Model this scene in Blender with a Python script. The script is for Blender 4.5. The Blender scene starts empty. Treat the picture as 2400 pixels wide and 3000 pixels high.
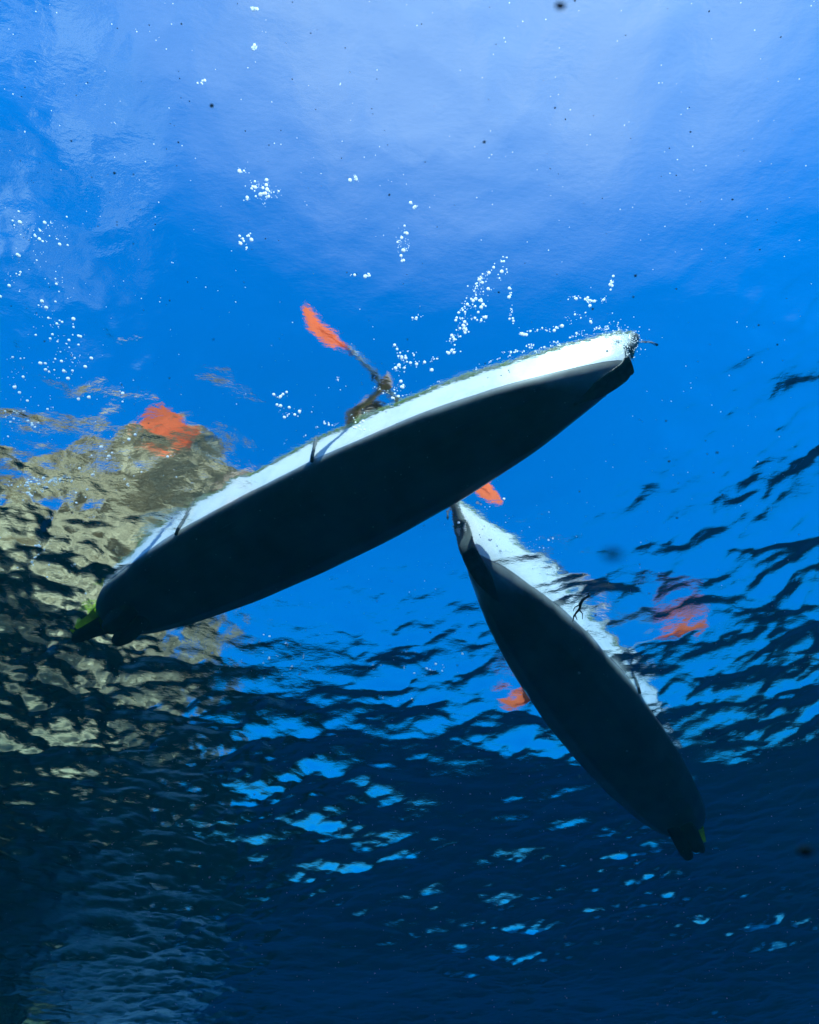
import bpy, bmesh, math, random
import numpy as np
from mathutils import Vector, Matrix

random.seed(7)
rng = np.random.default_rng(11)
S = bpy.context.scene
C = S.collection
PI = math.pi
R = math.radians

# ------------------------------------------------------------------ camera
DEPTH = 3.15
cam_d = bpy.data.cameras.new('camera')
cam = bpy.data.objects.new('camera', cam_d); C.objects.link(cam)
cam.location = (0, 0, -DEPTH)
cam.rotation_euler = (R(90 + 59), 0, 0)
cam_d.sensor_fit = 'HORIZONTAL'
cam_d.sensor_width = 24
cam_d.lens = 24 * 1270 / 1725
cam_d.clip_start = 0.02
cam_d.clip_end = 3000
cam_d.dof.use_dof = True
cam_d.dof.focus_distance = 3.8
cam_d.dof.aperture_fstop = 5.6
S.camera = cam

# ------------------------------------------------------------------ world and sun
SUN_EL, SUN_AZ = 50.0, 168.0           # azimuth clockwise from +Y
sun_dir = Vector((math.sin(R(SUN_AZ)) * math.cos(R(SUN_EL)), math.cos(R(SUN_AZ)) * math.cos(R(SUN_EL)), math.sin(R(SUN_EL))))
W = bpy.data.worlds.new('World'); S.world = W; W.use_nodes = True
nt = W.node_tree; N = nt.nodes; L = nt.links
bg = N['Background']; bg.inputs['Strength'].default_value = 0.15
sky = N.new('ShaderNodeTexSky'); sky.sky_type = 'NISHITA'; sky.sun_disc = False
sky.sun_elevation = R(SUN_EL); sky.sun_rotation = R(SUN_AZ)
sky.air_density = 1.0; sky.dust_density = 0.6; sky.ozone_density = 3.0
hs = N.new('ShaderNodeHueSaturation'); hs.inputs['Saturation'].default_value = 1.3; hs.inputs['Value'].default_value = 1.0
tint = N.new('ShaderNodeMix'); tint.data_type = 'RGBA'; tint.blend_type = 'MULTIPLY'; tint.inputs['Factor'].default_value = 1.0
tint.inputs['B'].default_value = (0.55, 1.0, 1.4, 1)
sxyz = N.new('ShaderNodeSeparateXYZ'); hmap = N.new('ShaderNodeMapRange'); hmap.interpolation_type = 'SMOOTHSTEP'
hmap.inputs['From Min'].default_value = 0.0; hmap.inputs['From Max'].default_value = 0.75; hmap.inputs['To Min'].default_value = 0.42
hcoord = N.new('ShaderNodeTexCoord'); L.new(hcoord.outputs['Generated'], sxyz.inputs[0]); L.new(sxyz.outputs['Z'], hmap.inputs['Value'])
deep = N.new('ShaderNodeVectorMath'); deep.operation = 'SCALE'
L.new(sky.outputs[0], deep.inputs[0]); L.new(hmap.outputs[0], deep.inputs['Scale'])
L.new(deep.outputs[0], tint.inputs['A']); L.new(tint.outputs['Result'], hs.inputs['Color'])
# thin high cloud round the sun, also painted in for sunlight scattered by water
geo = N.new('ShaderNodeTexCoord')
dot = N.new('ShaderNodeVectorMath'); dot.operation = 'DOT_PRODUCT'; dot.inputs[1].default_value = sun_dir
L.new(geo.outputs['Generated'], dot.inputs[0])
mr = N.new('ShaderNodeMapRange'); mr.inputs['From Min'].default_value = 0.52; mr.inputs['From Max'].default_value = 1.06
mr.interpolation_type = 'SMOOTHSTEP'
L.new(dot.outputs['Value'], mr.inputs['Value'])
mp = N.new('ShaderNodeMapping'); mp.inputs['Scale'].default_value = (3.2, 0.8, 1.2); mp.inputs['Rotation'].default_value = (0, 0, R(25))
L.new(geo.outputs['Generated'], mp.inputs['Vector'])
nz = N.new('ShaderNodeTexNoise'); nz.inputs['Scale'].default_value = 3.4; nz.inputs['Detail'].default_value = 7; nz.inputs['Roughness'].default_value = 0.55; nz.inputs['Distortion'].default_value = 0.6
L.new(mp.outputs[0], nz.inputs['Vector'])
nr = N.new('ShaderNodeMapRange'); nr.inputs['From Min'].default_value = 0.3; nr.inputs['From Max'].default_value = 0.75; nr.inputs['To Min'].default_value = 0.66
L.new(nz.outputs['Fac'], nr.inputs['Value'])
ml = N.new('ShaderNodeMath'); ml.operation = 'MULTIPLY'
L.new(mr.outputs[0], ml.inputs[0]); L.new(nr.outputs[0], ml.inputs[1])
mix = N.new('ShaderNodeMix'); mix.data_type = 'RGBA'
mix.inputs['B'].default_value = (3.3, 3.4, 4.7, 1)
L.new(ml.outputs[0], mix.inputs['Factor']); L.new(hs.outputs[0], mix.inputs['A'])
# a low patch of torn cloud off to the left
d2 = N.new('ShaderNodeVectorMath'); d2.operation = 'DOT_PRODUCT'; cd = Vector((-0.66, -0.02, 0.75)).normalized(); d2.inputs[1].default_value = cd
L.new(geo.outputs['Generated'], d2.inputs[0])
m2 = N.new('ShaderNodeMapRange'); m2.interpolation_type = 'SMOOTHSTEP'; m2.inputs['From Min'].default_value = 0.945; m2.inputs['From Max'].default_value = 0.995; L.new(d2.outputs['Value'], m2.inputs['Value'])
nz2 = N.new('ShaderNodeTexNoise'); nz2.inputs['Scale'].default_value = 7.0; nz2.inputs['Detail'].default_value = 9; nz2.inputs['Roughness'].default_value = 0.6; nz2.inputs['Distortion'].default_value = 0.8
L.new(geo.outputs['Generated'], nz2.inputs['Vector'])
m3 = N.new('ShaderNodeMapRange'); m3.inputs['From Min'].default_value = 0.46; m3.inputs['From Max'].default_value = 0.58; m3.inputs['To Max'].default_value = 0.42; L.new(nz2.outputs['Fac'], m3.inputs['Value'])
m4 = N.new('ShaderNodeMath'); m4.operation = 'MULTIPLY'; L.new(m2.outputs[0], m4.inputs[0]); L.new(m3.outputs[0], m4.inputs[1])
mix2 = N.new('ShaderNodeMix'); mix2.data_type = 'RGBA'; mix2.inputs['B'].default_value = (2.6, 3.4, 5.2, 1)
L.new(m4.outputs[0], mix2.inputs['Factor']); L.new(mix.outputs['Result'], mix2.inputs['A'])
L.new(mix2.outputs['Result'], bg.inputs['Color'])

sl = bpy.data.lights.new('sun', 'SUN'); sl.energy = 5.0; sl.angle = R(0.5); sl.color = (1.0, 0.96, 0.9)
so = bpy.data.objects.new('sun', sl); C.objects.link(so)
so.rotation_euler = sun_dir.to_track_quat('Z', 'Y').to_euler(); so.location = sun_dir * 50
try: sl.cycles.is_caustics_light = True
except Exception: pass

S.view_settings.view_transform = 'Standard'; S.view_settings.look = 'None'
S.view_settings.exposure = 0.6; S.view_settings.gamma = 1.0
S.render.engine = 'CYCLES'
cy = S.cycles
cy.max_bounces = 14; cy.transmission_bounces = 12; cy.glossy_bounces = 6; cy.diffuse_bounces = 3; cy.volume_bounces = 4
cy.transparent_max_bounces = 8
cy.caustics_refractive = True; cy.caustics_reflective = False
cy.sample_clamp_indirect = 6.0; cy.blur_glossy = 0.0
cy.use_denoising = True
try: cy.denoiser = 'OPENIMAGEDENOISE'
except Exception: pass

# ------------------------------------------------------------------ helpers
def mesh_obj(name, v, f, mat=None, parent=None, smooth=True):
    me = bpy.data.meshes.new(name)
    v = np.asarray(v, dtype=np.float32); me.vertices.add(len(v)); me.vertices.foreach_set('co', v.ravel())
    if isinstance(f, np.ndarray) and f.ndim == 2:
        k = f.shape[1]; me.loops.add(f.size); me.loops.foreach_set('vertex_index', f.ravel().astype(np.int32))
        me.polygons.add(len(f)); me.polygons.foreach_set('loop_start', np.arange(0, f.size, k, dtype=np.int32))
        me.polygons.foreach_set('loop_total', np.full(len(f), k, dtype=np.int32))
    else:
        tot = np.array([len(p) for p in f], dtype=np.int32); fl = np.array([i for p in f for i in p], dtype=np.int32)
        me.loops.add(len(fl)); me.loops.foreach_set('vertex_index', fl)
        me.polygons.add(len(tot)); me.polygons.foreach_set('loop_start', np.concatenate([[0], np.cumsum(tot)[:-1]]).astype(np.int32))
        me.polygons.foreach_set('loop_total', tot)
    me.update(calc_edges=True); me.validate()
    me.polygons.foreach_set('use_smooth', np.full(len(me.polygons), smooth))
    if mat: me.materials.append(mat)
    o = bpy.data.objects.new(name, me); C.objects.link(o)
    if parent: o.parent = parent
    return o

def tag(o, label=None, cat=None, group=None, kind=None):
    if label: o['label'] = label
    if cat: o['category'] = cat
    if group: o['group'] = group
    if kind: o['kind'] = kind
    return o

def empty(name, M=None):
    o = bpy.data.objects.new(name, None); C.objects.link(o); o.empty_display_size = 0.2
    if M is not None: o.matrix_world = M
    return o

def material(name, col, rough=0.5, spec=0.5, noise=0.0, nscale=8.0, col2=None, bump=0.0, bscale=30.0, coat=0.0, trans=0.0):
    m = bpy.data.materials.new(name); m.use_nodes = True
    t = m.node_tree; b = t.nodes['Principled BSDF']
    b.inputs['Roughness'].default_value = rough; b.inputs['Specular IOR Level'].default_value = spec
    b.inputs['Coat Weight'].default_value = coat
    tc = t.nodes.new('ShaderNodeTexCoord')
    n = t.nodes.new('ShaderNodeTexNoise'); n.inputs['Scale'].default_value = nscale; n.inputs['Detail'].default_value = 6
    t.links.new(tc.outputs['Object'], n.inputs['Vector'])
    cr = t.nodes.new('ShaderNodeValToRGB')
    c2 = col2 or tuple(c * (1 - noise) for c in col)
    cr.color_ramp.elements[0].position = 0.35; cr.color_ramp.elements[1].position = 0.65
    cr.color_ramp.elements[0].color = (*c2, 1); cr.color_ramp.elements[1].color = (*col, 1)
    t.links.new(n.outputs['Fac'], cr.inputs['Fac']); t.links.new(cr.outputs[0], b.inputs['Base Color'])
    if trans:
        tr = t.nodes.new('ShaderNodeBsdfTranslucent'); t.links.new(cr.outputs[0], tr.inputs['Color'])
        ms = t.nodes.new('ShaderNodeMixShader'); ms.inputs[0].default_value = trans
        t.links.new(b.outputs[0], ms.inputs[1]); t.links.new(tr.outputs[0], ms.inputs[2])
        t.links.new(ms.outputs[0], t.nodes['Material Output'].inputs['Surface'])
    if bump:
        n2 = t.nodes.new('ShaderNodeTexNoise'); n2.inputs['Scale'].default_value = bscale; n2.inputs['Detail'].default_value = 8
        t.links.new(tc.outputs['Object'], n2.inputs['Vector'])
        bp = t.nodes.new('ShaderNodeBump'); bp.inputs['Distance'].default_value = bump
        t.links.new(n2.outputs['Fac'], bp.inputs['Height']); t.links.new(bp.outputs[0], b.inputs['Normal'])
    return m

def smoothstep(a, b, x):
    t = np.clip((x - a) / (b - a), 0, 1); return t * t * (3 - 2 * t)

def vnoise(x, y, z, seed=0):
    """value noise on arrays"""
    xi, yi, zi = np.floor(x).astype(np.int64), np.floor(y).astype(np.int64), np.floor(z).astype(np.int64)
    fx, fy, fz = x - xi, y - yi, z - zi
    fx, fy, fz = [t * t * (3 - 2 * t) for t in (fx, fy, fz)]
    def h(a, b, c):
        n = (a * 374761393 + b * 668265263 + c * 2147483647 + seed * 1274126177) & 0xffffffff
        n = ((n ^ (n >> 13)) * 1274126177) & 0xffffffff
        n = ((n ^ (n >> 16)) * 2246822519) & 0xffffffff
        return ((n ^ (n >> 15)) & 0xffff) / 65535.0
    r = 0
    for dx in (0, 1):
        for dy in (0, 1):
            for dz in (0, 1):
                w = (fx if dx else 1 - fx) * (fy if dy else 1 - fy) * (fz if dz else 1 - fz)
                r = r + w * h(xi + dx, yi + dy, zi + dz)
    return r * 2 - 1

def fbm(x, y, z, oct=5, seed=0, gain=0.5, ridged=False):
    a, s, r = 1.0, 0.0, 0
    for k in range(oct):
        n = vnoise(x, y, z, seed + k)
        if ridged: n = 1 - 2 * np.abs(n)
        r = r + a * n; s += a; a *= gain
        x, y, z = x * 2.03 + 5.1, y * 2.03 + 1.7, z * 2.03 + 9.2
    return r / s

# ------------------------------------------------------------------ water
def wave_tile(size, n, lmin, lmax, power, wind, spread, seed, slope):
    """periodic wave tile: height and horizontal sharpening offsets, scaled to an rms slope"""
    r = np.random.default_rng(seed)
    k1 = np.fft.fftfreq(n, d=size / n) * 2 * PI
    kx, ky = np.meshgrid(k1, k1, indexing='ij'); k = np.hypot(kx, ky); k[0, 0] = 1
    ph = np.exp(2j * PI * r.random((n, n)))
    lam = 2 * PI / k
    A = k ** (-power) * (lam > lmin) * (lam < lmax) * np.exp(-(lmin / lam * 1.0) ** 2)
    th = np.arctan2(ky, kx) - wind
    A = A * (0.45 + np.abs(np.cos(th)) ** spread)
    A[0, 0] = 0
    H = A * ph
    h = np.fft.ifft2(H).real
    sx = np.fft.ifft2(1j * kx * H).real; sy = np.fft.ifft2(1j * ky * H).real
    dx = np.fft.ifft2(-1j * kx / k * H).real; dy = np.fft.ifft2(-1j * ky / k * H).real
    f = slope / math.sqrt((sx ** 2 + sy ** 2).mean())
    return h * f, dx * f, dy * f

def sample(tile, size, x, y):
    n = tile.shape[0]
    u = (x / size) % 1.0 * n; v = (y / size) % 1.0 * n
    i = np.floor(u).astype(int); j = np.floor(v).astype(int); fu = u - i; fv = v - j
    i %= n; j %= n; i2 = (i + 1) % n; j2 = (j + 1) % n
    return tile[i, j] * (1 - fu) * (1 - fv) + tile[i2, j] * fu * (1 - fv) + tile[i, j2] * (1 - fu) * fv + tile[i2, j2] * fu * fv

def graded(lo, hi, d, far, growth=1.06):
    c = list(np.arange(lo, hi + d / 2, d)); s = d; a = c[-1]; b = c[0]; up = []; dn = []
    while a < far: s *= growth; a += s; up.append(a)
    s = d
    while b > -far: s *= growth; b -= s; dn.append(b)
    return np.array(dn[::-1] + c + up)

gx = graded(-5.5, 6.5, 0.0125, 300)
gy = graded(-1.8, 9.5, 0.0125, 300)
X, Y = np.meshgrid(gx, gy, indexing='ij')
sp = np.maximum(np.gradient(gx)[:, None], np.gradient(gy)[None, :])
Z = np.zeros_like(X); DX = np.zeros_like(X); DY = np.zeros_like(X)
def rot(a): return X * math.cos(a) + Y * math.sin(a), -X * math.sin(a) + Y * math.cos(a)
# calmer overhead, choppier towards the open sea and near the rock
mod = 0.45 + 0.55 * smoothstep(0.8, 2.8, np.hypot(X * 0.9, Y)) 
patch = np.clip(0.95 + 0.95 * fbm(X * 0.9, Y * 0.9, X * 0, 3, 5), 0.3, 1.7)
rough_left = smoothstep(-1.1, -2.0, X) * smoothstep(4.5, 2.0, Y) 
for (size, n, lmin, lmax, power, wind, spread, seed, slope, ang, choppy, m) in (
    (13.0, 512, 1.2, 5.0, 2.0, R(75), 2, 3, 0.055, 0.0, 1.0, 0 * X + 1),
    (7.3, 1024, 0.18, 0.75, 1.8, R(76), 2, 4, 0.118, R(12), 1.2, mod * patch),
    (4.1, 1024, 0.055, 0.32, 1.8, R(84), 1.5, 6, 0.122, R(-17), 0.9, mod * patch * (1 + 0.5 * rough_left)),
):
    h, dx, dy = wave_tile(size, n, lmin, lmax, power, wind, spread, seed, slope)
    u, v = rot(ang)
    w = m * np.clip(1.6 - sp / (lmin * 0.5), 0, 1)
    Z += sample(h, size, u, v) * w
    a = sample(dx, size, u, v) * w * choppy; b = sample(dy, size, u, v) * w * choppy
    DX += a * math.cos(ang) - b * math.sin(ang); DY += a * math.sin(ang) + b * math.cos(ang)
inner = (np.abs(X) < 250) & (np.abs(Y) < 250)
Z *= inner; DX *= inner; DY *= inner
nx, ny = X.shape
V = np.stack([X + DX, Y + DY, Z], -1).reshape(-1, 3)
idx = np.arange(nx * ny).reshape(nx, ny)
F = np.stack([idx[:-1, :-1], idx[1:, :-1], idx[1:, 1:], idx[:-1, 1:]], -1).reshape(-1, 4)
wm = bpy.data.materials.new('sea water'); wm.use_nodes = True
t = wm.node_tree; t.nodes.clear()
out = t.nodes.new('ShaderNodeOutputMaterial')
gl = t.nodes.new('ShaderNodeBsdfGlass'); gl.inputs['IOR'].default_value = 1.333; gl.inputs['Roughness'].default_value = 0.0
gl.inputs['Color'].default_value = (1, 1, 1, 1)
tc = t.nodes.new('ShaderNodeTexCoord')
mpn = t.nodes.new('ShaderNodeMapping'); mpn.inputs['Scale'].default_value = (1.0, 1.9, 1.0); mpn.inputs['Rotation'].default_value = (0, 0, R(-25))
n1 = t.nodes.new('ShaderNodeTexNoise'); n1.inputs['Scale'].default_value = 26; n1.inputs['Detail'].default_value = 4; n1.inputs['Roughness'].default_value = 0.55
t.links.new(tc.outputs['Object'], mpn.inputs[0]); t.links.new(mpn.outputs[0], n1.inputs['Vector'])
bp = t.nodes.new('ShaderNodeBump'); bp.inputs['Distance'].default_value = 0.0026; bp.inputs['Strength'].default_value = 1.0
t.links.new(n1.outputs['Fac'], bp.inputs['Height']); t.links.new(bp.outputs[0], gl.inputs['Normal'])
t.links.new(gl.outputs[0], out.inputs['Surface'])
water = mesh_obj('water', V, F, wm)
tag(water, 'clear blue sea surface rippled by small waves, seen from below', None, None, 'structure')
try: water.cycles.is_caustics_caster = True
except Exception as e: print('caster', e)

# the body of the water: absorbs red, scatters a little blue
hz = bpy.data.materials.new('water body'); hz.use_nodes = True; t = hz.node_tree; t.nodes.clear()
out = t.nodes.new('ShaderNodeOutputMaterial')
va = t.nodes.new('ShaderNodeVolumeAbsorption'); sa = (0.20, 0.040, 0.016)
va.inputs['Density'].default_value = 1.0; va.inputs['Color'].default_value = (1 - sa[0], 1 - sa[1], 1 - sa[2], 1)
vs = t.nodes.new('ShaderNodeVolumeScatter'); vs.inputs['Color'].default_value = (0.14, 1.0, 0.72, 1); vs.inputs['Density'].default_value = 0.024
vs.inputs['Anisotropy'].default_value = 0.3
ad = t.nodes.new('ShaderNodeAddShader'); t.links.new(va.outputs[0], ad.inputs[0]); t.links.new(vs.outputs[0], ad.inputs[1])
t.links.new(ad.outputs[0], out.inputs['Volume'])
bx0, bx1, zt, zb = -280, 280, -0.45, -30
haze = mesh_obj('haze', [(x, y, z) for z in (zb, zt) for y in (bx0, bx1) for x in (bx0, bx1)], [(0, 2, 3, 1), (4, 5, 7, 6), (0, 1, 5, 4), (2, 6, 7, 3), (0, 4, 6, 2), (1, 3, 7, 5)], hz, smooth=False)
tag(haze, 'blue body of sea water below the surface', None, None, 'stuff')

# ------------------------------------------------------------------ seabed
sx = graded(-30, 30, 0.3, 298, 1.1)
SX, SY = np.meshgrid(sx, sx, indexing='ij')
az = np.degrees(np.arctan2(SX, SY)); dd = np.hypot(SX, SY)
left = smoothstep(2.0, -13.0, SX + 0.10 * SY)
SZ = -26 + 17.5 * left * smoothstep(60, 15, dd) + 1.0 * fbm(SX * .12, SY * .12, SX * 0, 4, 21)
bank = np.exp(-(((SX + 6.7) / 3.3) ** 2 + ((SY - 12.9) / 4.0) ** 2))  # shoal added to put a pale glow in the lower left corner
bank = smoothstep(0.05, 0.5, bank + 0.10 * fbm(SX * .35, SY * .35, SX * 0, 3, 77))
SZ = SZ * (1 - bank) + (-0.50 - 0.12 * fbm(SX * .5, SY * .5, SX * 0, 3, 8)) * bank
i2 = np.arange(SX.size).reshape(SX.shape)
seabed = mesh_obj('seabed', np.stack([SX, SY, SZ], -1).reshape(-1, 3), np.stack([i2[:-1, :-1], i2[1:, :-1], i2[1:, 1:], i2[:-1, 1:]], -1).reshape(-1, 4),
                  material('sand', (0.88, 0.90, 0.86), 0.9, 0.2, col2=(0.62, 0.62, 0.56), nscale=0.5, bump=0.05, bscale=4))
# dark seagrass colour put on the deeper slopes to dim lit flanks; sand above
t = seabed.data.materials[0].node_tree; pb = t.nodes['Principled BSDF']; src = pb.inputs['Base Color'].links[0].from_socket
tcz = t.nodes.new('ShaderNodeTexCoord'); spz = t.nodes.new('ShaderNodeSeparateXYZ'); t.links.new(tcz.outputs['Object'], spz.inputs[0])
nzz = t.nodes.new('ShaderNodeTexNoise'); nzz.inputs['Scale'].default_value = 0.6; nzz.inputs['Detail'].default_value = 6; t.links.new(tcz.outputs['Object'], nzz.inputs['Vector'])
az_ = t.nodes.new('ShaderNodeMath'); az_.operation = 'MULTIPLY_ADD'; az_.inputs[1].default_value = 1.6; t.links.new(nzz.outputs['Fac'], az_.inputs[0]); t.links.new(spz.outputs['Z'], az_.inputs[2])
mz = t.nodes.new('ShaderNodeMapRange'); mz.interpolation_type = 'SMOOTHSTEP'; mz.inputs['From Min'].default_value = -2.2; mz.inputs['From Max'].default_value = 0.1; t.links.new(az_.outputs[0], mz.inputs['Value'])
gm = t.nodes.new('ShaderNodeMix'); gm.data_type = 'RGBA'; gm.inputs['A'].default_value = (0.03, 0.075, 0.045, 1); t.links.new(mz.outputs[0], gm.inputs['Factor']); t.links.new(src, gm.inputs['B'])
t.links.new(gm.outputs['Result'], pb.inputs['Base Color'])
tag(seabed, 'pale sandy seabed mirrored in the water surface', None, None, 'structure')

# ------------------------------------------------------------------ cliff
def build_cliff():
    nt_, nz_ = 420, 260
    th = np.linspace(0, 2 * PI, nt_, endpoint=False); zz = np.linspace(0, 1, nz_)
    T, Q = np.meshgrid(th, zz, indexing='ij')
    cx, cy_ = -12.0, 9.6
    z0, z1 = -14.0, 1.0
    # summit height varies round the rock: highest at the right, falling to the left
    ux, uy = np.cos(T), np.sin(T)
    q = np.clip(Q / 0.86, 0, 1); cap = np.clip((Q - 0.86) / 0.14, 0, 1)
    right = 0.5 + 0.5 * (ux * 0.72 + uy * 0.69)           # 1 on the right-hand side seen from the kayaks
    topz = 2.2 + 8.0 * smoothstep(0.30, 0.85, right)
    z = z0 + (topz - z0) * q + cap * (0.6 + 1.5 * right)
    rad = 6.3 - 1.9 * smoothstep(-3, 9, z) - 4.6 * smoothstep(-0.1, -2.2, z)
    rad = rad * (1 - 0.98 * cap ** 1.3)
    px, py = ux * 6, uy * 6
    d = 1.5 * fbm(px * .25, py * .25, z * .25, 5, 3, ridged=True) + 0.55 * fbm(px * .9, py * .9, z * 1.3, 5, 9, ridged=True) + 0.18 * fbm(px * 3, py * 3, z * 5, 3, 14)
    strata = 0.22 * np.sin(z * 3.2 + 2.0 * fbm(px * .3, py * .3, z * .2, 3, 33))
    rad = rad + (d + strata) * (1 - cap)
    x = cx + ux * rad; y = cy_ + uy * rad
    z = z + 0.4 * fbm(x * .6, y * .6, z * 0, 4, 44)
    i = np.arange(nt_ * nz_).reshape(nt_, nz_); i = np.concatenate([i, i[:1]], 0)
    f = np.stack([i[:-1, :-1], i[1:, :-1], i[1:, 1:], i[:-1, 1:]], -1).reshape(-1, 4)
    m = bpy.data.materials.new('limestone'); m.use_nodes = True; t = m.node_tree; b = t.nodes['Principled BSDF']
    b.inputs['Roughness'].default_value = 0.9; b.inputs['Specular IOR Level'].default_value = 0.2
    tc = t.nodes.new('ShaderNodeTexCoord')
    n = t.nodes.new('ShaderNodeTexNoise'); n.inputs['Scale'].default_value = 0.9; n.inputs['Detail'].default_value = 9; n.inputs['Roughness'].default_value = 0.6
    t.links.new(tc.outputs['Object'], n.inputs['Vector'])
    cr = t.nodes.new('ShaderNodeValToRGB'); e = cr.color_ramp.elements
    e[0].position = 0.30; e[0].color = (0.07, 0.065, 0.045, 1); e[1].position = 0.62; e[1].color = (0.66, 0.48, 0.27, 1)
    k = e.new(0.42); k.color = (0.46, 0.33, 0.18, 1)
    t.links.new(n.outputs['Fac'], cr.inputs['Fac'])
    # a belt of dark algae grows on the rock under the waterline
    sp_ = t.nodes.new('ShaderNodeSeparateXYZ'); t.links.new(tc.outputs['Object'], sp_.inputs[0])
    wob = t.nodes.new('ShaderNodeMath'); wob.operation = 'MULTIPLY_ADD'; wob.inputs[1].default_value = 1.2; t.links.new(n.outputs['Fac'], wob.inputs[0]); t.links.new(sp_.outputs['Z'], wob.inputs[2])
    al = t.nodes.new('ShaderNodeMapRange'); al.inputs['From Min'].default_value = 0.1; al.inputs['From Max'].default_value = 0.7; t.links.new(wob.outputs[0], al.inputs['Value'])
    am = t.nodes.new('ShaderNodeMix'); am.data_type = 'RGBA'; am.inputs['A'].default_value = (0.10, 0.17, 0.10, 1); t.links.new(al.outputs[0], am.inputs['Factor']); t.links.new(cr.outputs[0], am.inputs['B'])
    t.links.new(am.outputs['Result'], b.inputs['Base Color'])
    n2 = t.nodes.new('ShaderNodeTexNoise'); n2.inputs['Scale'].default_value = 3.5; n2.inputs['Detail'].default_value = 10
    t.links.new(tc.outputs['Object'], n2.inputs['Vector'])
    bp = t.nodes.new('ShaderNodeBump'); bp.inputs['Distance'].default_value = 0.22
    t.links.new(n2.outputs['Fac'], bp.inputs['Height']); t.links.new(bp.outputs[0], b.inputs['Normal'])
    o = mesh_obj('cliff', np.stack([x, y, z], -1).reshape(-1, 3), f, m)
    tag(o, 'pale limestone sea cliff seen through the surface at left', None, None, 'structure')
build_cliff()

# ------------------------------------------------------------------ kayaks
hull_m = bpy.data.materials.new('hull plastic'); hull_m.use_nodes = True
t = hull_m.node_tree; b = t.nodes['Principled BSDF']; b.inputs['Roughness'].default_value = 0.35
b.inputs['Coat Weight'].default_value = 0.3
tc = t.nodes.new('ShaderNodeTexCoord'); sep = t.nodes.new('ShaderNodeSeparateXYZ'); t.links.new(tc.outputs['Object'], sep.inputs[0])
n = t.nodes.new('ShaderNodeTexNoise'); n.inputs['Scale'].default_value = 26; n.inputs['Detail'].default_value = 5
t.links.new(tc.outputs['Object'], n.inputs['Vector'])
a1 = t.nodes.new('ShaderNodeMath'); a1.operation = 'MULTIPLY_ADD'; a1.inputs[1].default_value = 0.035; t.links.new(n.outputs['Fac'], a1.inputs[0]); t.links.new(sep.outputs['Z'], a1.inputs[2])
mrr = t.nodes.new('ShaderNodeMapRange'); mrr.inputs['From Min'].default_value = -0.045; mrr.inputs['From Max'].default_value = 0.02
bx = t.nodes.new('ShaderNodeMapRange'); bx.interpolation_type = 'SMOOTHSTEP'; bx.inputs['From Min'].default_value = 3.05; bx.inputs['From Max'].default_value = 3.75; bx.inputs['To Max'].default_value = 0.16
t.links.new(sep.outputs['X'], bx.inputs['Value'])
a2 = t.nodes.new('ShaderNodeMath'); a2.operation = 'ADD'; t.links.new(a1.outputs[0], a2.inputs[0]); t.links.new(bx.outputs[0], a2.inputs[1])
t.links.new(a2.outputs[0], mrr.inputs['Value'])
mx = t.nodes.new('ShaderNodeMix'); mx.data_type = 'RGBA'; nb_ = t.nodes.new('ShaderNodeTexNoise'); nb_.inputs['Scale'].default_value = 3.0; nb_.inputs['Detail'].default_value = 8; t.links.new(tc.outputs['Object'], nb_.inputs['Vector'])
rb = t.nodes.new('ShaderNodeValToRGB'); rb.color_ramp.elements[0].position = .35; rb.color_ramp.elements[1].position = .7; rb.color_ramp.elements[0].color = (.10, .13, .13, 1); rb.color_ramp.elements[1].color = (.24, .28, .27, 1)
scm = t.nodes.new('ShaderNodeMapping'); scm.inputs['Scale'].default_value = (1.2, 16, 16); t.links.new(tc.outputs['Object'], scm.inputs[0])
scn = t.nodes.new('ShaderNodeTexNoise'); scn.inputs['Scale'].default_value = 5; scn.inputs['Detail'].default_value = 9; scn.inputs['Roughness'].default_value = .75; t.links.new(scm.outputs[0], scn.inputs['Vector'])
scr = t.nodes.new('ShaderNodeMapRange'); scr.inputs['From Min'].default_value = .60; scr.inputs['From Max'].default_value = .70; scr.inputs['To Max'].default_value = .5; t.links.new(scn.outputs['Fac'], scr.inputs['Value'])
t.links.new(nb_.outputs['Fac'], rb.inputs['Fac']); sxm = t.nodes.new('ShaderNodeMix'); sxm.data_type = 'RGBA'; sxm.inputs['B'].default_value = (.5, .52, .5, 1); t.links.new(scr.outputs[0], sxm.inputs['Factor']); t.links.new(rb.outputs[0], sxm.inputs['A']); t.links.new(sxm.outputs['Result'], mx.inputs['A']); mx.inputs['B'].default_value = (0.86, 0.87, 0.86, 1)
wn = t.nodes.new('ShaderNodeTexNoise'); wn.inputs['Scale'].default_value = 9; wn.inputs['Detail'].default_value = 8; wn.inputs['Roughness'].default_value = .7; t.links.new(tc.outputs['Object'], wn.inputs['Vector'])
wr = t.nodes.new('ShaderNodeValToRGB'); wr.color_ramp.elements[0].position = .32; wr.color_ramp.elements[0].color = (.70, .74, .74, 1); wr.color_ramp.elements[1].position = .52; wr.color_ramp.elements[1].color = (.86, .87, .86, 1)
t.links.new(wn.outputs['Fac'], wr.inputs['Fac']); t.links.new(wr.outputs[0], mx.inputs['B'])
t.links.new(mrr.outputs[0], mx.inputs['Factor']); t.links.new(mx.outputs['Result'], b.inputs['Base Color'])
lime = material('lime plastic', (0.74, 0.95, 0.03), 0.4, noise=0.25, nscale=20, trans=0.4)
rim_m = material('lime rim worn pale', (0.66, 0.78, 0.25), 0.5, nscale=14, col2=(0.80, 0.83, 0.74), trans=0.3)
black_rubber = material('black rubber', (0.02, 0.022, 0.024), 0.6, noise=0.4, nscale=30)
grey_web = material('grey webbing', (0.12, 0.13, 0.14), 0.8, noise=0.3, nscale=90)
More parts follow.
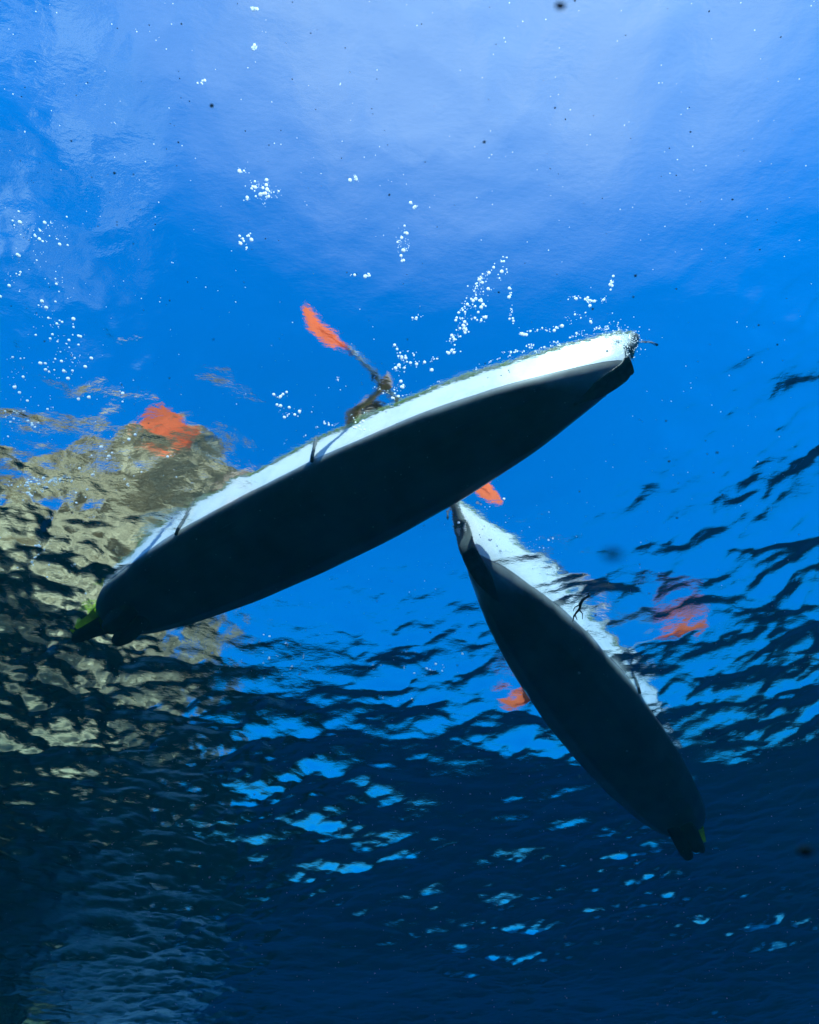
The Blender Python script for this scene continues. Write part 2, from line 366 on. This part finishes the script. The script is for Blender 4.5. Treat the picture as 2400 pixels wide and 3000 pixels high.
orange_p = material('orange blade plastic', (1.0, 0.17, 0.06), 0.35, noise=0.15, nscale=12, trans=0.7)
shaft_m = material('grey paddle shaft', (0.30, 0.34, 0.34), 0.4, noise=0.3, nscale=25)

def loft(rings, closed=False):
    """rings: list of equal-length point lists"""
    n = len(rings[0]); v = [p for r in rings for p in r]; f = []
    for i in range(len(rings) - 1):
        for j in range(n if closed else n - 1):
            k = (j + 1) % n
            f.append((i * n + j, i * n + k, (i + 1) * n + k, (i + 1) * n + j))
    return v, f

def tube(pts, r, seg=10, cap=True):
    pts = [Vector(p) for p in pts]; rs = r if isinstance(r, (list, tuple)) else [r] * len(pts)
    rings = []; up = Vector((0.13, 0.2, 1)).normalized()
    for i, p in enumerate(pts):
        d = (pts[min(i + 1, len(pts) - 1)] - pts[max(i - 1, 0)]).normalized()
        a = d.cross(up).normalized() if abs(d.dot(up)) < 0.98 else d.cross(Vector((1, 0, 0))).normalized()
        b_ = a.cross(d)
        rings.append([tuple(p + (a * math.cos(k * 2 * PI / seg) + b_ * math.sin(k * 2 * PI / seg)) * rs[i]) for k in range(seg)])
    v, f = loft(rings, True)
    if cap:
        f.append(tuple(range(seg))[::-1]); n = len(v); f.append(tuple(range(n - seg, n)))
    return v, f

def merge(*vf):
    V_, F_ = [], []
    for v, f in vf:
        o = len(V_); V_ += [tuple(p) for p in v]; F_ += [tuple(i + o for i in q) for q in f]
    return V_, F_

def interp(x, xs, ys):
    """smooth (monotone-ish) interpolation"""
    return float(np.interp(x, xs, ys))

def hull_section(s):
    """s 0 stern .. 1 bow -> half beam, keel z, sheer z, flatness"""
    xs = [0, .03, .08, .16, .28, .42, .55, .68, .80, .90, .96, .985, 1.0]
    hb = [.095, .20, .262, .315, .358, .37, .358, .315, .24, .145, .085, .05, .022]
    kz = [.02, -.07, -.11, -.135, -.15, -.155, -.155, -.15, -.145, -.12, -.065, .0, .10]
    sz = [.27, .25, .235, .22, .21, .205, .205, .215, .225, .235, .24, .245, .25]
    fl = [.75, .55, .5, .48, .45, .45, .48, .55, .7, .95, 1.1, 1.1, 1.1]
    xs = np.array(xs)
    f = lambda a: float(sum(np.interp(s + d, xs, a) * w for d, w in ((-.02, .25), (0, .5), (.02, .25)))) if 0.02 < s < .98 else interp(s, xs, a)
    return f(hb), f(kz), f(sz), f(fl)

def make_kayak(name):
    root = empty(name)
    LEN = 3.9
    n = 96; m = 40
    rings = []
    ss = [0.5 - 0.5 * math.cos(PI * i / n) for i in range(n + 1)]
    ss = [0.35 * (i / n) + 0.65 * s for i, s in enumerate(ss)]
    for s in ss:
        hb, kz, sz, fl = hull_section(s)
        x = s * LEN - 0.12
        ring = []
        for j in range(-m, m + 1):
            a = abs(j) / m * PI / 2
            y = hb * math.sin(a) ** (fl) ; z = sz - (sz - kz) * math.cos(a) ** (0.62 if fl < .8 else 0.62 + (fl - .8) * .9)
            # keel ridge near the ends
            tumble = 1 - 0.06 * smoothstep(0.6, 1.0, abs(j) / m)
            ring.append((x - 0.10 * (s > .9) * (1 - (z - kz) / (sz - kz + 1e-6)) * ((s - .9) / .1) ** 2, math.copysign(y * tumble, j) if j else 0.0, z))
        for q_ in range(len(ring)):
            x_, y_, z_ = ring[q_]; e_ = float(smoothstep(.06, .16, s) * smoothstep(.90, .78, s))
            if hb > .1:
                w_ = abs(y_) / hb
                z_ -= e_ * (.016 * math.exp(-((w_ - .0) / .10) ** 2) + .012 * math.exp(-((w_ - .55) / .08) ** 2)); ring[q_] = (x_, y_, z_)
        rings.append(ring)
    v, f = loft(rings)
    n2 = 2 * m + 1
    f.append(tuple(range(n2))); f.append(tuple(range(len(v) - n2, len(v)))[::-1])
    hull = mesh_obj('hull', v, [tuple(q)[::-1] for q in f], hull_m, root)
    # deck, slightly sunk inside the rim, with a rim tube of lime plastic
    dr = []
    for s in ss:
        hb, kz, sz, fl = hull_section(s); x = s * LEN - 0.12
        sink = 0.10 * float(smoothstep(.12, .18, s)) * float(smoothstep(.80, .74, s))
        dr.append([(x, k / 6 * hb * .94 * (1 - .08 * (sink > 0)), sz + .012 + 0.03 * (1 - abs(k / 6) ** 2) * (sink == 0) - sink * float(smoothstep(1.0, .72, abs(k) / 6))) for k in range(-6, 7)])
    v, f = loft(dr); mesh_obj('deck', v, f, lime, root)
    for sgn in (-1, 1):
        pts = []
        for s in ss[::2]:
            hb, kz, sz, fl = hull_section(s); pts.append((s * LEN - 0.12, sgn * hb * .955, sz + .008))
        v, f = tube(pts, .008, 8); mesh_obj('gunwale', v, f, rim_m, root)
    # grey seam line where bottom meets the side strap
    for (sx_, sn) in ((.50, 1), (.24, 1)):
        pts = []
        hb, kz, sz, fl = hull_section(sx_); pts = [(sx_ * LEN - .12, -hb * .6, sz + .02), (sx_ * LEN - .12, -hb * .97, sz + .012), (sx_ * LEN - .10, -hb * 1.0, sz - .06), (sx_ * LEN - .09, -hb * .99, .02), (sx_ * LEN - .09, -hb * .97, -.03)]
        v, f = tube(pts, .010, 8); mesh_obj('strap', v, f, grey_web, root)
    # stern tail: lime upper, black rubber underside
    tl = [[(-.03 - .31 * k, y * (1 - .55 * k), z + .04 * k) for (y, z) in ((-.125, -.035), (-.13, .07), (-.05, .14), (.05, .16), (.10, .07), (.085, .0), (.03, -.03), (-.03, -.04))] for k in (0, .35, .7, 1.0)]
    v, f = loft(tl, True); f.append(tuple(range(len(v) - 8, len(v)))); mesh_obj('stern_cap', v, f, lime, root)
    tl = [[(-.03 - .29 * k, y * (1 - .5 * k), z + .03 * k) for (y, z) in ((-.07, -.03), (-.06, -.07), (-.02, -.10), (.04, -.10), (.08, -.05), (.09, .012))] for k in (0, .35, .7, 1.0)]
    v, f = loft(tl, True); f.append(tuple(range(len(v) - 6, len(v)))); mesh_obj('stern_pad', v, f, black_rubber, root)
    # two rounded skegs
    for (yy, dz, tw) in ((.065, -.29, 0.18), (-.05, -.26, -0.05)):
        prof = [(x + .15, z) for x, z in ((-.03, -.06), (-.05, dz * .6), (-.045, dz * .9), (0.0, dz), (.075, dz * .97), (.115, dz * .82), (.14, dz * .5), (.19, -.09))]
        rr = []
        for side_, th_ in ((-1, 1), (1, 1)):
            rr.append([(x, yy + side_ * (.052 if z > -.25 else .036) + tw * z * .3, z) for x, z in prof])
        v, f = loft(rr, True); f = [tuple(q) for q in f]; f += [tuple(range(8))[::-1], tuple(range(8, 16))]
        o = mesh_obj('skeg', v, f, black_rubber, root); bv = o.modifiers.new('b', 'BEVEL'); bv.width = .03; bv.segments = 4
    # dark rubber stem strip wrapped round the bow
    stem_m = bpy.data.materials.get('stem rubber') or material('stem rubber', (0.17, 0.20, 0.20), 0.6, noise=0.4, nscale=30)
    rings = []
    for s in np.linspace(.875, 1.0, 26):
        hb, kz, sz, fl = hull_section(float(s)); x = s * LEN - .12 - .10 * ((max(s, .9) - .9) / .1) ** 2
        w = .048 * float(smoothstep(.875, .93, s)) ** .6 + .003; z = kz - .012
        if s > .985: z = kz
        rings.append([(x + .004, w * math.sin(a), z + .01 + (1 - math.cos(a)) * w * .55) for a in np.linspace(-1.45, 1.45, 11)])
    for k in range(1, 9):
        z = .10 + (.24 - .10) * k / 8; x = LEN - .12 - .10 * (1 - k / 8) + .012; w = .044 - .016 * k / 8
        rings.append([(x + .012 - w * (1 - math.cos(a)) * .9, w * math.sin(a), z) for a in np.linspace(-1.45, 1.45, 11)])
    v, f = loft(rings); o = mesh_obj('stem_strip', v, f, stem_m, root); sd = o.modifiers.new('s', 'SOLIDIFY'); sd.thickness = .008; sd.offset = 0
    # carrying toggle at the bow
    v, f = tube([(3.70, 0, .23), (3.80, .012, .19), (3.835, .02, .13), (3.84, .02, .09)], .006, 6); tg = mesh_obj('bow_toggle', v, f, black_rubber, root)
    # seat
    return root

def add_seat(root, x):
    rings = [[(x + dx, y, z) for y in (-.2, -.1, 0, .1, .2)] for dx, z in ((.25, .13), (.1, .12), (-.1, .12), (-.16, .15), (-.22, .35), (-.24, .45))]
    v, f = loft(rings); o = mesh_obj('seat', v, f, grey_web, root); sd = o.modifiers.new('s', 'SOLIDIFY'); sd.thickness = .03

def place(root, bow, stern, heel=0.0, yaw_fix=0):
    bow = Vector((*bow, 0)); stern = Vector((*stern, 0)); d = (bow - stern).normalized(); nrm = Vector((-d.y, d.x, 0))
    M = Matrix((( d.x, nrm.x, 0, stern.x), (d.y, nrm.y, 0, stern.y), (0, 0, 1, 0), (0, 0, 0, 1)))
    root.matrix_world = M @ Matrix.Rotation(heel, 4, 'X')
    return M

k1 = make_kayak('kayak')
add_seat(k1, 1.95); add_seat(k1, .85)
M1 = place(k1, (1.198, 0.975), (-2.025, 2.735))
tag(k1, 'larger white kayak nearest the camera, dark bottom, bow in sun glare', 'kayak', 'kayaks seen from below')
k2 = make_kayak('kayak')
add_seat(k2, 1.75)
M2 = place(k2, (0.225, 1.975), (2.455, 5.150))
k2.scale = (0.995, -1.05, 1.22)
tag(k2, 'second kayak farther off at lower right, its bow under the first hull', 'kayak', 'kayaks seen from below')

# ------------------------------------------------------------------ paddles
def make_paddle(a, b, label, tilts=(R(30), R(20)), bw=1.0, face=None):
    """a, b: the two blade tips in world space"""
    a = Vector(a); b = Vector(b); d = (b - a).normalized(); L_ = (b - a).length; mid = (a + b) / 2
    z = Vector((0, 0, 1)); y = d.cross(z).normalized(); z = y.cross(d) * -1
    Mx = Matrix(((d.x, y.x, z.x, mid.x), (d.y, y.y, z.y, mid.y), (d.z, y.z, z.z, mid.z), (0, 0, 0, 1)))
    if face is not None: tilts = (math.atan2(-Vector(face).dot(y), Vector(face).dot(z)), tilts[1])
    root = empty('paddle', Mx); tag(root, label, 'paddle', 'paddles held over the kayaks')
    h = L_ / 2
    v, f = tube([(-h + .38, 0, 0), (-h + .6, 0, 0), (0, 0, 0), (h - .6, 0, 0), (h - .38, 0, 0)], .0155, 12)
    mesh_obj('shaft', v, f, shaft_m, root)
    for sg, tilt in ((-1, tilts[0]), (1, tilts[1])):
        out_ = [(0, .018), (.06, .03), (.14, .07), (.24, .095), (.34, .095), (.41, .075), (.45, .03)]
        rings = []
        for x, w in out_:
            row = []
            for k in range(-4, 5):
                yy = w * bw * k / 4; zz = .05 * (yy / .1) ** 2 * .3 + .02 * math.sin(x * 6)
                p = Vector((0, yy * math.cos(tilt) - zz * math.sin(tilt), yy * math.sin(tilt) + zz * math.cos(tilt)))
                row.append((sg * (h - .45 + x), p.y, p.z))
            rings.append(row)
        v, f = loft(rings)
        v, f = merge((v, f), tube([(sg * (h - .46), 0, 0), (sg * (h - .25), 0, .012), (sg * (h - .10), 0, .012)], [.015, .010, .003], 8)); mesh_obj('blade', v, f, orange_p, root)
    for sg in (-1, 1):
        v, f = tube([(sg * (h - .62), 0, 0), (sg * (h - .635), 0, 0)], .03, 12); mesh_obj('drip_ring', v, f, black_rubber, root)
    return root

def KP(M, x, y, z): return M @ Vector((x, y, z))
# ------------------------------------------------------------------ paddlers
skin_m = material('skin', (0.50, 0.30, 0.20), 0.55, noise=0.1, nscale=10)
hair_m = material('dark hair', (0.03, 0.02, 0.015), 0.7, noise=0.3, nscale=60)
cap_m = {'khaki': material('khaki cloth', (0.26, 0.21, 0.14), 0.9, noise=0.3, nscale=30), 'orange': material('orange vest fabric', (0.85, 0.12, 0.04), 0.8, noise=0.3, nscale=20),
         'grey': material('grey vest fabric', (0.20, 0.19, 0.17), 0.85, noise=0.3, nscale=20), 'coral': material('coral vest fabric', (0.85, 0.20, 0.16), 0.8, noise=0.2, nscale=20)}
shorts_m = material('dark shorts fabric', (0.03, 0.04, 0.07), 0.9, noise=0.3, nscale=30)

def skin_obj(name, joints, edges, mat, parent, sub=2):
    me = bpy.data.meshes.new(name); me.from_pydata([j[:3] for j in joints], edges, [])
    o = bpy.data.objects.new(name, me); C.objects.link(o); o.parent = parent
    o.modifiers.new('skin', 'SKIN'); ly = me.skin_vertices[0].data
    for i, j in enumerate(joints):
        r = j[3]; ly[i].radius = (r, r) if not isinstance(r, tuple) else r
    ly[0].use_root = True
    s = o.modifiers.new('sub', 'SUBSURF'); s.levels = sub; s.render_levels = sub
    me.materials.append(mat)
    dg = bpy.context.evaluated_depsgraph_get(); ev = o.evaluated_get(dg)
    nm = bpy.data.meshes.new_from_object(ev); o.modifiers.clear(); o.data = nm
    if not nm.materials: nm.materials.append(mat)
    nm.polygons.foreach_set('use_smooth', np.ones(len(nm.polygons), bool))
    return o

def make_person(Mk, x, hl, hr, vest, hat, label, lean=0.04):
    """seated paddler at x on a kayak; hl/hr are hand positions in kayak space"""
    root = empty('person', Mk @ Matrix.Translation((x, 0, 0.12))); tag(root, label, 'person', 'paddlers sitting in the kayaks')
    hl = Vector(hl) - Vector((x, 0, .12)); hr = Vector(hr) - Vector((x, 0, .12))
    J = []; E = []
    def j(p, r, par=None):
        J.append((*p, r)); i = len(J) - 1
        if par is not None: E.append((par, i))
        return i
    hip = j((0, 0, .10), .125); wa = j((lean * .5, 0, .26), .11, hip); ch = j((lean, 0, .42), .135, wa); nb = j((lean * 1.2, 0, .53), .075, ch)
    nk = j((lean * 1.5, 0, .60), .052, nb); jw = j((lean * 1.8 + .025, 0, .665), .070, nk); sk = j((lean * 1.7, 0, .74), .088, jw); cr = j((lean * 1.6, 0, .80), .07, sk)
    ns = j((lean * 1.8 + .105, 0, .71), .014, sk)
    for sg, hd in ((1, hl), (-1, hr)):
        sh = Vector((lean * 1.1, sg * .18, .49)); s1 = j(sh, .058, nb)
        hd = Vector(hd); mid = (sh + hd) / 2; dlen = (hd - sh).length; up = max(0.0, (.58 / 2) ** 2 - (dlen / 2) ** 2) ** .5
        el = mid + Vector((-.15, sg * .4, -1)).normalized() * up
        e1 = j((sh + el) / 2, .047, s1); e2 = j(el, .038, e1); e3 = j((el + hd) / 2, .034, e2); wr = j(el.lerp(hd, .88), .025, e3); pm = j(el.lerp(hd, 1.0), .03, wr)
        ax = Vector((0, sg, 0)); fw = (hd - el).normalized()
        for k in range(4):
            b0 = hd + fw * .03 + ax * (.030 - .02 * k); ln = (.9, 1, .95, .75)[k]
            a = j(b0, .0085, pm); c = j(b0 + (fw * .025 + Vector((0, 0, .018))) * ln, .008, a); dd_ = j(b0 + (fw * .022 + Vector((0, 0, -.022))) * ln, .0075, c); j(b0 + Vector((-.004, 0, -.035)) * ln, .007, dd_)
        th_ = j(hd + fw * .0 + ax * .035, .010, pm); j(hd + fw * .02 + ax * .045 + Vector((0, 0, -.025)), .0085, th_)
        # legs
        kn = Vector((.42, sg * .17, .22)); hp = j((.03, sg * .09, .08), .085, hip); t1 = j(Vector((.22, sg * .13, .16)), .078, hp); k_ = j(kn, .055, t1); c1 = j(Vector((.60, sg * .15, .12)), .05, k_); an = j(Vector((.80, sg * .12, .05)), .032, c1); ft = j(Vector((.83, sg * .12, .02)), .035, an); j(Vector((.87, sg * .13, .14)), .026, ft)
    skin_obj('body', J, E, skin_m, root)
    vj = [(0, 0, .12, .145), (lean * .5, 0, .26, .135), (lean, 0, .42, .16), (lean * 1.2, 0, .51, .12), (lean * 1.1, .13, .51, .07), (lean * 1.1, -.13, .51, .07)]
    lv = skin_obj('life_vest', vj, [(0, 1), (1, 2), (2, 3), (3, 4), (3, 5)], cap_m[vest], root)
    for zb_ in (.24, .36):
        v, f = tube([(lean + .10, -.05, zb_), (lean + .165, -.03, zb_), (lean + .17, .03, zb_), (lean + .10, .05, zb_)], .012, 8); mesh_obj('buckle', v, f, shorts_m, lv)
    sj = [(0, 0, .09, .135)]; se = []
    for sg in (1, -1):
        a = len(sj); sj += [(.04, sg * .10, .09, .095), (.24, sg * .135, .17, .088)]; se += [(0, a), (a, a + 1)]
    skin_obj('shorts', sj, se, shorts_m, root)
    hx = lean * 1.7
    if hat:
        rings = []
        for rr, zz in ((.17, .765), (.168, .772), (.105, .785), (.100, .82), (.08, .855), (.04, .87), (.003, .873)):
            rings.append([(hx + rr * math.cos(a * 2 * PI / 20), rr * .92 * math.sin(a * 2 * PI / 20), zz) for a in range(20)])
        v, f = loft(rings, True); ho = mesh_obj('sun_hat', v, f, cap_m[hat], root)
        rings = [[(hx + rr * math.cos(a * 2 * PI / 20), rr * math.sin(a * 2 * PI / 20), zz) for a in range(20)] for rr, zz in ((.108, .786), (.109, .79), (.105, .812), (.101, .814))]
        v, f = loft(rings, True); mesh_obj('hat_band', v, f, shorts_m, ho)
    else:
        rings = []
        for k in range(8):
            a0 = k / 7 * PI * .55; rr = .099 * math.sin(a0) + .002; zz = .745 + .108 * math.cos(a0)
            rings.append([(hx - .012 + rr * math.cos(a * 2 * PI / 20), rr * .95 * math.sin(a * 2 * PI / 20), zz) for a in range(20)])
        v, f = loft(rings[::-1], True); mesh_obj('hair', v, f, hair_m, root)
    for sg in (-1, 1):
        bmx = bmesh.new(); bmesh.ops.create_uvsphere(bmx, u_segments=10, v_segments=8, radius=.011)
        me = bpy.data.meshes.new('eye'); bmx.to_mesh(me); bmx.free(); me.materials.append(hair_m)
        o = bpy.data.objects.new('eye', me); C.objects.link(o); o.parent = root; o.location = (hx + .083, sg * .03, .735)
    return root

pa0, pa1 = (2.07, -1.00, .62), (2.66, .64, .24)
pa0w, pa1w = KP(M1, *pa0), KP(M1, *pa1)
make_paddle(pa0w, pa1w, 'orange bladed paddle above the middle of the nearer kayak', bw=0.72)
def along(a, b, t): return tuple(a[i] + (b[i] - a[i]) * t for i in range(3))
make_person(M1, 1.90, along(pa0, pa1, .66), along(pa0, pa1, .40), 'grey', 'khaki', 'front paddler of the nearer kayak in grey brown clothes and sun hat')
pb0, pb1 = (.64, -.93, .42), (1.50, .80, .85)
make_paddle(KP(M1, *pb0), KP(M1, *pb1), 'orange bladed paddle at the stern half of the nearer kayak', (R(40), R(20)), 1.7, (-.24, -.10, .97))
make_person(M1, .80, along(pb0, pb1, .67), along(pb0, pb1, .42), 'orange', None, 'rear paddler of the nearer kayak in an orange life vest')
pc0, pc1 = (1.80, 1.04, .20), (2.05, -.66, .12)
make_paddle(KP(M2, *pc0), KP(M2, *pc1), 'orange bladed paddle across the farther kayak', bw=0.7)
pc0, pc1 = (1.85, 1.05, .32), (2.10, -.75, .26)
make_person(M2, 1.78, along(pc0, pc1, .40), along(pc0, pc1, .66), 'coral', 'khaki', 'lone paddler of the farther kayak in a coral life vest')

for o in bpy.data.objects:
    if o.type == 'MESH' and o.name.split('.')[0] in ('hull', 'seabed', 'cliff', 'skeg', 'stem_strip', 'stern_pad'):
        o.cycles.is_caustics_receiver = True

# ------------------------------------------------------------------ small drifting things
P_ = R(59); FW = np.array([0, math.cos(P_), math.sin(P_)]); UP = np.array([0, -math.sin(P_), math.cos(P_)])
def aim(px, py):
    """viewing direction through a point of the photograph (1725 px wide)"""
    return FW + (px - 862.5) / 1270 * np.array([1, 0, 0]) + (1078 - py) / 1270 * UP
def on_surface(px, py):
    d = aim(px, py); return d[:2] / d[2] * DEPTH
def at_dist(px, py, dist):
    d = aim(px, py); d = d / np.linalg.norm(d); return np.array([0, 0, -DEPTH]) + d * dist
def wz(x, y):
    i = int(np.clip(np.searchsorted(gx, x), 0, len(gx) - 1)); j = int(np.clip(np.searchsorted(gy, y), 0, len(gy) - 1)); return float(Z[i, j])

foam_m = bpy.data.materials.new('foam film'); foam_m.use_nodes = True; t = foam_m.node_tree
b = t.nodes['Principled BSDF']; b.inputs['Base Color'].default_value = (0.9, 0.92, 0.92, 1); b.inputs['Roughness'].default_value = 0.3
tr = t.nodes.new('ShaderNodeBsdfTranslucent'); tr.inputs['Color'].default_value = (0.95, 0.96, 0.96, 1)
ms = t.nodes.new('ShaderNodeMixShader'); ms.inputs[0].default_value = 0.8
t.links.new(b.outputs[0], ms.inputs[1]); t.links.new(tr.outputs[0], ms.inputs[2]); t.links.new(ms.outputs[0], t.nodes['Material Output'].inputs['Surface'])
BV, BF = [], []
def dome(x, y, z, r):
    o = len(BV); seg = 8
    for k, (rr, hh) in enumerate(((1.0, 0.0), (.75, .45), (.35, .68))):
        for a in range(seg): BV.append((x + r * rr * math.cos(a * 2 * PI / seg), y + r * rr * math.sin(a * 2 * PI / seg), z + r * hh))
    BV.append((x, y, z + r * .75))
    for k in range(2):
        for a in range(seg): BF.append((o + k * seg + a, o + k * seg + (a + 1) % seg, o + (k + 1) * seg + (a + 1) % seg, o + (k + 1) * seg + a))
    for a in range(seg): BF.append((o + 2 * seg + a, o + 2 * seg + (a + 1) % seg, o + 3 * seg))
def bubbles(px, py, rx, ry, n, ang=0, rmin=.0014, rmax=.010):
    cl = [(random.gauss(0, .55), random.gauss(0, .55)) for _ in range(max(2, n // 7))]
    for _ in range(n):
        c = random.choice(cl); u = c[0] + random.gauss(0, .16); v = c[1] + random.gauss(0, .16)
        a = R(ang); qx = px + (u * rx * math.cos(a) - v * ry * math.sin(a)); qy = py + (u * rx * math.sin(a) + v * ry * math.cos(a))
        x, y = on_surface(qx, qy); r = rmin + (rmax - rmin) * random.random() ** 4
        dome(x, y, wz(x, y) + .002 + r * .2, r)
for a in ((555, 400, 42, 42, 95), (522, 495, 18, 25, 22), (735, 392, 30, 22, 16), (860, 430, 18, 14, 14), (850, 515, 20, 38, 60), (745, 560, 35, 25, 16),
          (1000, 625, 80, 26, 170, -58), (975, 690, 45, 22, 60, -30), (1075, 640, 8, 38, 30), (1225, 628, 40, 16, 34), (1282, 615, 14, 34, 24), (1250, 655, 12, 22, 14), (885, 665, 26, 16, 16), (845, 765, 30, 36, 70),
          (703, 797, 10, 8, 10), (905, 770, 12, 18, 14), (815, 825, 34, 18, 40), (600, 870, 60, 30, 40), (545, 90, 14, 16, 14), (540, 12, 18, 14, 14), (420, 170, 20, 10, 6),
          (90, 470, 110, 70, 60), (60, 600, 120, 110, 80), (140, 660, 90, 110, 60), (60, 780, 110, 90, 60), (170, 790, 80, 70, 40), (40, 880, 60, 60, 70), (100, 1015, 60, 16, 90), (60, 1040, 30, 22, 60),
          (200, 980, 90, 50, 60), (330, 960, 90, 60, 40), (150, 1180, 120, 80, 70), (700, 900, 60, 20, 30), (1150, 690, 90, 12, 60, -12), (950, 740, 60, 10, 30, -20),
          (1040, 1100, 50, 70, 60), (1150, 1180, 60, 60, 60), (560, 1380, 160, 60, 60), (900, 1420, 160, 60, 60)):
    bubbles(*a)
for k in range(16):
    u = k / 15; bubbles(1060 + 230 * u, 752 - 62 * u, 16, 9, 16, -15, .0012, .005)
for k in range(14):
    u = k / 13; bubbles(600 + 440 * u, 935 - 175 * u, 18, 7, 7, -22, .0012, .004)
for _ in range(520):  # extra fine foam added round the bow to imitate a glare halo
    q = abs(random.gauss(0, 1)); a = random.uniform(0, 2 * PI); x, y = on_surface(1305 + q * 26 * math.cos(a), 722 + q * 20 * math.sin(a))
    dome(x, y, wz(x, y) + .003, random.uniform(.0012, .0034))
for _ in range(420):
    x, y = on_surface(random.uniform(0, 1725), random.uniform(0, 1250) ** 1.0); dome(x, y, wz(x, y) + .003, random.uniform(.0012, .0028))
tag(mesh_obj('foam_bubbles', BV, BF, foam_m), 'tiny white foam bubbles scattered over the underside of the surface, with an added bow cluster imitating a glare halo', None, None, 'stuff')

# suspended specks
spk = material('suspended speck', (0.9, 0.9, 0.84), 0.6, noise=0.3, nscale=3, trans=0.4)
PV, PF = [], []
ico = [(0, 0, 1), (.894, 0, .447), (.276, .851, .447), (-.724, .526, .447), (-.724, -.526, .447), (.276, -.851, .447), (.724, .526, -.447), (-.276, .851, -.447), (-.894, 0, -.447), (-.276, -.851, -.447), (.724, -.526, -.447), (0, 0, -1)]
icf = [(0, 1, 2), (0, 2, 3), (0, 3, 4), (0, 4, 5), (0, 5, 1), (1, 6, 2), (2, 7, 3), (3, 8, 4), (4, 9, 5), (5, 10, 1), (6, 7, 2), (7, 8, 3), (8, 9, 4), (9, 10, 5), (10, 6, 1), (6, 11, 7), (7, 11, 8), (8, 11, 9), (9, 11, 10), (10, 11, 6)]
for _ in range(5200):
    c = (random.uniform(-3.2, 3.8), random.uniform(-1.2, 4.5), random.uniform(-2.9, -.25))
    if math.dist(c, (0, 0, -DEPTH)) < .6: continue
    r = random.uniform(.0008, .0023); o = len(PV)
    PV += [(c[0] + v[0] * r * random.uniform(.7, 1.5), c[1] + v[1] * r, c[2] + v[2] * r) for v in ico]; PF += [tuple(i + o for i in q) for q in icf]
tag(mesh_obj('suspended_specks', PV, PF, spk, smooth=False), 'pale specks of plankton and silt drifting in the water', None, None, 'stuff')

# thin dark strand of seaweed
weed = material('dark seaweed', (0.03, 0.03, 0.015), 0.6, noise=0.4, nscale=200)
c = at_dist(1221, 1270, 2.2)
RT = np.array([1, 0, 0])
def wp(px, py, dz=0): return tuple(c + (RT * (px - 1221) + UP * (1270 - py)) / 1270 * 2.2 + FW * dz)
parts = [tube([wp(1240, 1247), wp(1238, 1253), wp(1241, 1256, .01), wp(1236, 1261, .015), wp(1229, 1264, .01), wp(1222, 1272), wp(1220, 1280, -.01), wp(1216, 1287), wp(1211, 1297, .01), wp(1207, 1307)], [.0018, .002, .0035, .003, .005, .006, .0045, .004, .003, .0012], 7),
         tube([wp(1222, 1273), wp(1213, 1279, .01), wp(1211, 1288, .02)], [.003, .002, .001], 6), tube([wp(1219, 1282), wp(1225, 1290, -.01), wp(1223, 1300, -.02)], [.003, .0018, .001], 6),
         tube([wp(1212, 1294), wp(1216, 1304)], [.0025, .001], 6), tube([wp(1241, 1256, .01), wp(1247, 1256, .02)], [.003, .001], 6)]
v, f = merge(*parts)
cc = c; o = mesh_obj('seaweed_strand', [tuple(np.array(p) - cc) for p in v], f, weed); o.location = cc
tag(o, 'thin black branching strand of seaweed drifting beside the white side of the second kayak', 'seaweed')

def blob(name, px, py, dist, size, mat, label, cat, core=None):
    cc = at_dist(px, py, dist); root = empty(name, Matrix.Translation(Vector(cc)))
    def lump(nm, r, m, sq, off=(0, 0, 0), seed=0):
        v = []; f = []
        for i in range(13):
            for j in range(20):
                a = i / 12 * PI; b_ = j / 20 * 2 * PI; d = Vector((math.sin(a) * math.cos(b_) * sq[0], math.sin(a) * math.sin(b_) * sq[1], math.cos(a) * sq[2]))
                k = 1 + .3 * float(vnoise(np.array(d.x * 2 + seed), np.array(d.y * 2.0), np.array(d.z * 2.0), 7)); v.append(tuple(d * r * k + Vector(off)))
        for i in range(12):
            for j in range(20): f.append((i * 20 + j, i * 20 + (j + 1) % 20, (i + 1) * 20 + (j + 1) % 20, (i + 1) * 20 + j))
        return mesh_obj(nm, v, f, m, root)
    lump('bell', size, mat, (1.5, .8, .8))
    if core: lump('gut', size * .5, core, (1, 1, 1), tuple(-np.array(cc - np.array([0, 0, -DEPTH])) / dist * size * .75), 3)
    tag(root, label, cat); return root
brown = material('brown jelly', (0.04, 0.05, 0.035), 0.7, noise=0.3, nscale=100)
rust = material('rust core', (0.22, 0.04, 0.01), 0.6, noise=0.3, nscale=100)
olive = material('olive jelly', (0.12, 0.16, 0.07), 0.7, noise=0.3, nscale=100)
blob('drifting_plankton', 1290, 1168, .115, .0012, brown, 'blurred dark speck with rust red centre near the lens, right of the second kayak', 'plankton', rust)
blob('drifting_plankton', 1180, 12, .30, .0014, brown, 'tiny blurred dark speck at the very top edge of the picture', 'plankton')
blob('drifting_plankton', 1695, 1792, .26, .0018, olive, 'faint olive blurred speck in the dark water at lower right', 'plankton')
